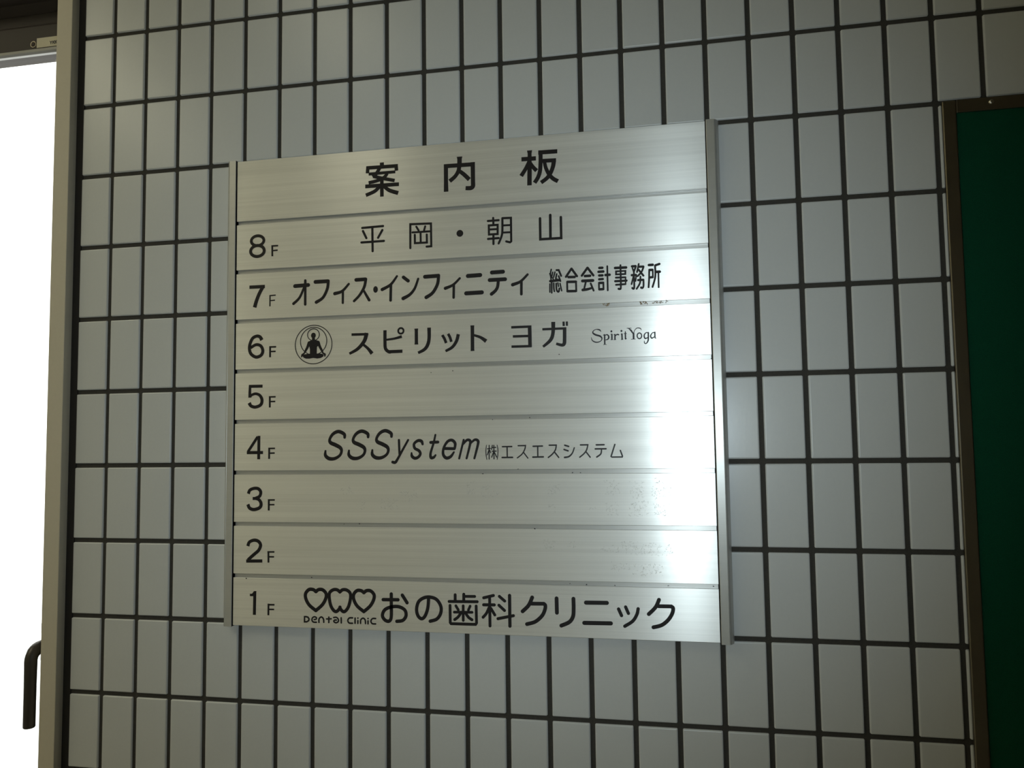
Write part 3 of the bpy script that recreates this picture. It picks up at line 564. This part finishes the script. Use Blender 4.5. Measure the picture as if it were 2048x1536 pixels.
't1': [['L',201.43,37.24,2.09,220.44,37.58,2.08],['S',211.83,44.29,2.08,211.84,32.84,2.08,211.65,16.4,2.08,208.68,11.59,2.08,203.52,12.98,2.09,200.44,18.26,2.09,203.59,25.1,2.09,211.97,28.81,2.08,221.49,29.26,2.08,228.97,25.54,2.07,230.57,18.9,2.07,226.51,13.18,2.07,218.84,11.79,2.07],['L',225.94,43.26,2.07,231.95,34.34,2.07],['S',259.27,40.56,2.05,257.99,28.31,2.05,254.4,18.94,2.05,250.08,15.84,2.05,245.66,19.39,2.06,244.0,27.13,2.06,246.73,36.12,2.06,253.81,40.93,2.06,261.62,41.74,2.05,269.36,39.0,2.05,274.55,31.03,2.04,274.01,22.53,2.04,269.15,15.96,2.04,261.05,13.25,2.05],['L',292.41,45.35,1.8,292.34,38.26,1.8],['L',303.07,46.27,1.79,302.98,38.57,1.79],['L',304.21,43.82,1.69,316.47,44.05,1.69],['L',284.77,37.31,1.75,319.57,37.92,1.73],['L',285.9,32.6,1.75,286.05,12.44,1.75,287.16,11.16,1.75,317.24,11.3,1.73,318.42,13.04,1.73,318.15,32.78,1.73],['L',302.2,32.6,1.69,302.12,15.56,1.69],['L',291.13,24.9,1.6,313.12,25.34,1.59],['L',293.2,32.43,1.65,296.15,27.64,1.64],['L',310.77,32.56,1.59,308.59,27.78,1.59],['S',299.42,24.33,1.74,295.81,19.34,1.74,291.6,16.13,1.75],['S',305.0,24.26,1.74,308.75,19.27,1.74,312.91,16.59,1.73],['L',327.54,42.75,1.78,339.41,45.78,1.77],['L',334.73,43.81,1.77,334.86,10.06,1.77],['L',327.34,34.55,1.83,340.37,34.78,1.82],['S',333.82,31.2,1.72,330.73,24.82,1.73,326.51,19.94,1.73],['L',336.07,30.78,1.72,340.82,23.1,1.72],['L',346.6,44.91,1.77,353.0,39.67,1.76],['L',345.96,34.55,1.77,352.66,28.62,1.76],['L',358.96,46.29,1.96,358.96,10.68,1.95],['L',344.56,18.82,1.77,363.39,22.93,1.76],['S',386.09,44.68,2.27,381.81,35.61,2.27,374.44,28.32,2.27],['L',385.17,37.51,2.19,399.91,37.77,2.18],['S',399.32,37.75,2.18,401.5,36.16,2.18,401.05,31.11,2.18,397.49,23.82,2.18,389.28,16.74,2.19,379.42,13.68,2.19],['L',415.04,44.35,2.28,415.13,27.93,2.28],['S',434.83,44.43,2.27,434.85,33.5,2.27,433.96,24.2,2.27,429.5,17.64,2.27,420.13,13.27,2.27],['L',449.42,40.45,2.36,473.51,40.79,2.35],['L',446.98,17.25,2.36,477.62,17.69,2.34],['L',486.82,34.21,1.91,490.01,26.95,1.91],['L',494.88,36.75,1.84,497.91,29.64,1.84],['S',509.09,35.08,1.9,507.4,28.42,1.9,502.45,20.9,1.9,493.51,15.0,1.91],['S',532.85,45.92,2.17,528.75,37.41,2.17,520.96,29.5,2.17],['L',532.27,38.69,2.17,546.52,38.84,2.16],['S',545.82,38.82,2.16,548.35,37.07,2.16,547.38,31.26,2.16,542.71,23.8,2.16,535.28,17.66,2.16,525.88,14.86,2.17]]}

# ------------------------------------------------------------------ the directory sign
SX0, SX1, SZ0, SZ1 = 0.2470, 0.8470, Z0 - 0.9020, Z0 - 0.3020
YF = -0.0120                                    # the panel faces
SC = (SX0 + SX1) / 2
sign = tag(empty('directory_sign', (SC, 0.0, SZ0)), 'brushed aluminium floor directory board with black lettering on the tiled wall', 'sign')
ORG = ((SC - SX0) * 1000, 0.0)                  # sign millimetres -> local

def brush_uv(o, vertical=False):
    uv = o.data.uv_layers.new(name='brush')
    for l in o.data.loops:
        c = o.data.vertices[l.vertex_index].co
        uv.data[l.index].uv = (c.x * 3, c.z * 3) if vertical else (c.z * 3, c.x * 3)
    return o

def sbox(name, x0, x1, y0, y1, z0, z1, material, parent=sign, bevel=0.0004):
    return brush_uv(obj(name, box(x0 / 1000 - ORG[0] / 1000, x1 / 1000 - ORG[0] / 1000, y0, y1, z0 / 1000, z1 / 1000, bevel), material, parent))

sbox('backing_plate', 0.5, 599.5, YF + 0.0036, -0.0002, 0.8, 599.2, M_BACK)
# side rails: flat face, fine line, rounded outer flank down to the wall
prof = [(0.0, 0.0), (0.0, -0.0132), (0.0006, -0.0138), (0.0090, -0.0138), (0.0094, -0.0128), (0.0099, -0.0132), (0.0113, -0.0120),
        (0.0128, -0.0098), (0.0141, -0.0068), (0.0149, -0.0035), (0.0150, 0.0)]
for sgn, xe in ((1, 0.0005 + (SX1 - SC)), (-1, -(0.0005 + (SX1 - SC)))):
    p2 = [(xe + sgn * x, y) for x, y in prof]
    brush_uv(obj('side_rail', extrude_z(p2, -0.0015, 0.6010), M_RAIL, sign), vertical=True)

title = sbox('title_panel', 0.4, 599.6, YF, YF + 0.0020, 519.6, 600.0, M_ALU)
title['label'] = 'tall title panel lettered 案内板'
# how many strokes each character takes, in order
SPLIT = {
    'title': (('案', 12), ('内', 7), ('板', 9)),
    't8': (('平', 5), ('岡', 6), ('・', 1), ('朝', 10), ('山', 2)),
    't7': (('オ', 3), ('フ', 2), ('ィ', 2), ('ス', 3), ('・', 1), ('イ', 2), ('ン', 2), ('フ', 2), ('ィ', 2), ('ニ', 2), ('テ', 3), ('ィ', 2),
           ('総', 16), ('合', 7), ('会', 7), ('計', 10), ('事', 7), ('務', 14), ('所', 9)),
    't6': (('ス', 3), ('ピ', 4), ('リ', 2), ('ッ', 3), ('ト', 2), ('ヨ', 4), ('ガ', 5)),
    'e6': (('S', 1), ('p', 4), ('i', 4), ('r', 4), ('i', 4), ('t', 3), ('Y', 5), ('o', 1), ('g', 2), ('a', 2)),
    't4': (('S', 1), ('S', 1), ('S', 1), ('y', 2), ('s', 1), ('t', 2), ('e', 2), ('m', 3), ('(株)', 12),
           ('エ', 3), ('ス', 3), ('エ', 3), ('ス', 3), ('シ', 3), ('ス', 3), ('テ', 3), ('ム', 1)),
    't1': (('お', 3), ('の', 1), ('歯', 11), ('科', 9), ('ク', 3), ('リ', 2), ('ニ', 2), ('ッ', 3), ('ク', 3)),
    'n8': (('8', 2), ('F', 3)), 'n7': (('7', 2), ('F', 3)), 'n6': (('6', 1), ('F', 3)), 'n5': (('5', 3), ('F', 3)),
    'n4': (('4', 3), ('F', 3)), 'n3': (('3', 3), ('F', 3)), 'n2': (('2', 3), ('F', 3)), 'n1': (('1', 2), ('F', 3)),
    'logo6': (('ring', 1), ('ring', 1), ('ring', 1), ('figure', 5)),
    'logo1': (('heart', 2), ('heart', 2), ('tooth', 2), ('D', 1), ('e', 1), ('n', 1), ('t', 2), ('a', 1), ('l', 1),
              ('C', 1), ('l', 1), ('i', 2), ('n', 1), ('i', 2), ('C', 1)),
}
SPECIAL = {'ring': ('emblem_ring', 'thin dark circle of the emblem'), 'figure': ('emblem_figure', 'dark cross-legged seated figure'),
           'heart': ('heart_outline', 'black heart outline'), 'tooth': ('tooth_outline', 'black tooth outline')}
def letters(key, parent, material=M_INK):
    i = 0
    for ch, n in SPLIT[key]:
        c = Cut(); c.glyphs(INK[key][i:i + n]); i += n
        nm, lb = SPECIAL.get(ch, ('character', 'black character ' + ch))
        o = c.build(nm, material, parent, ORG, YF)
        o['label'] = lb
    assert i == len(INK[key])
letters('title', title)

floors = {8: ('t8', '平岡・朝山'), 7: ('t7', 'オフィス・インフィニティ 総合会計事務所'), 6: ('t6', 'スピリット ヨガ'), 5: None,
          4: ('t4', 'SSSystem (株)エスエスシステム'), 3: None, 2: None, 1: ('t1', 'おの歯科クリニック')}
panel = {}
for i, n in enumerate(range(8, 0, -1)):
    top = 515.0 - 65.05 * i
    bot = top - 60.1 if n > 1 else 0.0
    pn = sbox('floor_panel', 0.4, 599.6, YF, YF + 0.0020, bot, top, M_ALU)
    pn['label'] = 'aluminium name panel of floor %dF' % n + (' lettered ' + floors[n][1] if floors[n] else ', blank')
    panel[n] = pn
    letters('n%d' % n, pn)
    if floors[n]: letters(floors[n][0], pn)
letters('logo6', panel[6])
letters('e6', panel[6], M_INKB)
letters('logo1', panel[1])

# wear: ghosts of removed letters, specks in the joints, a rust stain
WEAR = {3: [(473.8, 164.6, 491.4, 181.8), (502.3, 160.0, 519.8, 180.0), (528.3, 160.0, 549.7, 183.8), (473.3, 140.5, 490.8, 155.4), (501.9, 139.5, 523.8, 157.2), (530.1, 139.6, 547.3, 155.5), (308.0, 164.3, 319.8, 179.7), (325.7, 160.8, 338.1, 177.4), (407.4, 165.7, 421.8, 177.3), (407.1, 144.1, 417.8, 152.9), (224.7, 155.6, 245.1, 169.0), (173.1, 145.6, 181.0, 157.2), (199.0, 145.8, 221.5, 159.2), (145.7, 165.0, 161.5, 173.7), (455.0, 147.3, 465.5, 151.3), (339.7, 159.7, 348.9, 168.5)], 2: [(398.1, 101.7, 414.8, 113.5), (429.8, 102.2, 438.1, 110.9), (468.5, 98.1, 488.7, 107.5), (491.3, 96.2, 517.1, 111.8), (517.8, 94.9, 549.5, 109.3), (480.1, 76.7, 500.7, 87.2), (504.9, 72.1, 538.9, 85.6)]}
SPECKS = [(430.9, 62.0), (450.5, 61.3), (483.2, 60.9), (543.9, 62.1), (593.5, 62.6), (18.8, 59.1), (107.8, 62.0), (150.9, 128.3), (170.5, 128.5), (390.2, 124.8), (327.9, 189.8), (436.7, 190.6), (446.0, 190.6), (599.1, 320.7), (340.9, 254.5), (386.3, 256.1), (292.1, 315.2), (263.8, 313.6), (371.0, 195.0), (423.3, 331.0)]
RUST = [(519.7, 386.3, 529.5, 389.4), (532.3, 386.9, 551.2, 389.6), (477.4, 387.0, 484.5, 389.0)]
wr = random.Random(11)
def scribble(cut, b, n, w):
    for _ in range(n):
        x, z = wr.uniform(b[0], b[2]), wr.uniform(b[1], b[3])
        a, l = wr.uniform(0, math.pi), wr.uniform(0.8, 3.2)
        P = [(x, z, w * wr.uniform(0.5, 1.2))]
        for k in range(3):
            a += wr.uniform(-0.9, 0.9)
            x += math.cos(a) * l / 3; z += math.sin(a) * l / 3
            P.append((min(max(x, b[0] - 1), b[2] + 1), min(max(z, b[1] - 1), b[3] + 1), w * wr.uniform(0.3, 1.0)))
        cut.stroke(P, False)
for n in (3, 2):
    c = Cut()
    for k, b in enumerate(WEAR[n]):
        area = (b[2] - b[0]) * (b[3] - b[1])
        scribble(c, b, max(3, int(area / (6 if b[0] > 520 else 9))), 0.2)
    o = c.build('glue_ghosts', M_SCUFF, panel[n], ORG, YF + 0.00017)
    tag(o, 'scratchy pale ghosts of removed letters', kind='stuff')
    c = Cut()
    for b in WEAR[n]:
        if b[0] > (545 if n == 3 else 520): scribble(c, b, 6 if n == 3 else 9, 0.17)
    o = c.build('dirt_marks', M_SMUT, panel[n], ORG, YF + 0.00013)
    tag(o, 'dark scratches among the ghost letters', kind='stuff')
c = Cut()
for x, z in SPECKS:
    for k in range(2):
        c.disc(x + wr.uniform(-0.5, 0.5), z + wr.uniform(-0.3, 0.3), wr.uniform(0.35, 0.8), wr.uniform(0.3, 0.7), 7)
tag(c.build('joint_specks', M_INK, sign, ORG, YF + 0.00005), 'tiny black specks of dirt along the joints', kind='stuff')
c = Cut()
for b in RUST: scribble(c, b, 12, 0.5)
tag(c.build('rust_stain', M_RUST, panel[6], ORG, YF + 0.0001), 'brownish stain on the upper edge', kind='stuff')


# ------------------------------------------------------------------ green notice board at the right edge
BX0, BX1, BZ0, BZ1 = 1.1046, 2.0046, Z0 - 1.2005, Z0 - 0.3005
board = tag(empty('notice_board', ((BX0 + BX1) / 2, 0.0, BZ0)), 'dark green felt notice board in a thin bronze metal frame, cut by the right edge', 'notice board')
BC = (BX0 + BX1) / 2
def bpart(name, bm, material, parent=board, smooth=False):
    bmesh.ops.translate(bm, verts=bm.verts, vec=(-BC, 0, -BZ0))
    return obj(name, bm, material, parent, smooth=smooth)
FW = 0.0145
bpart('felt_panel', box(BX0 + FW - 0.002, BX1 - FW + 0.002, -0.0036, -0.0003, BZ0 + FW - 0.002, BZ1 - FW + 0.002), M_FELT)
fy0, fy1 = -0.0055, -0.0002
bpart('frame_bar', box(BX0, BX0 + FW, fy0, fy1, BZ0, BZ1, 0.0014, 5), M_FRAME)
bpart('frame_bar', box(BX1 - FW, BX1, fy0, fy1, BZ0, BZ1, 0.0006, 2), M_FRAME)
bpart('frame_bar', box(BX0 + FW, BX1 - FW, fy0, fy1, BZ1 - FW, BZ1, 0.0006, 2), M_FRAME)
bpart('frame_bar', box(BX0 + FW, BX1 - FW, fy0, fy1, BZ0, BZ0 + FW, 0.0006, 2), M_FRAME)
for sx, sz in ((1.1545, Z0 - 0.3062), (1.9545, Z0 - 0.3062), (1.1545, BZ0 + 0.0062), (1.9545, BZ0 + 0.0062), (1.5545, Z0 - 0.3062)):
    s = obj('screw', lathe_y([(0.0, -0.0019), (0.0012, -0.0018), (0.0024, -0.0012), (0.0031, -0.0003), (0.0031, 0.0006)], 20), M_STEEL, board,
            loc=(sx - BC, fy0, sz - BZ0), smooth=True)
    bm = bmesh.new()
    add_box(bm, -0.0017, 0.0017, -0.00205, -0.0015, -0.00035, 0.00035)
    add_box(bm, -0.00035, 0.00035, -0.00206, -0.0015, -0.0017, 0.0017)
    k = obj('cross_recess', bm, M_FRAME, s)
    k.rotation_euler = (0, 0.7, 0)

# lettering of the maker's sticker
ykk = Cut()
def lx(u): return u
LW = 0.55
for x0, kind in ((24.0, 'Y'), (29.0, 'K'), (33.2, 'K')):
    z0, z1 = 3.2, 8.2
    if kind == 'Y':
        ykk.stroke([(x0, z1, LW), (x0 + 1.7, z0 + 2.4, LW)], False); ykk.stroke([(x0 + 3.4, z1, LW), (x0 + 1.7, z0 + 2.4, LW)], False)
        ykk.stroke([(x0 + 1.7, z0 + 2.7, LW), (x0 + 1.7, z0, LW)], False)
    else:
        ykk.stroke([(x0, z1, LW), (x0, z0, LW)], False); ykk.stroke([(x0 + 0.2, z0 + 2.2, LW), (x0 + 3.0, z1, LW)], False)
        ykk.stroke([(x0 + 1.0, z0 + 3.0, LW), (x0 + 3.1, z0, LW)], False)
ykk.build('label_lettering', M_INK, lab, ((-0.1412 - DX) * -1000, -(Z0 - 0.0631) * 1000), -0.0005)
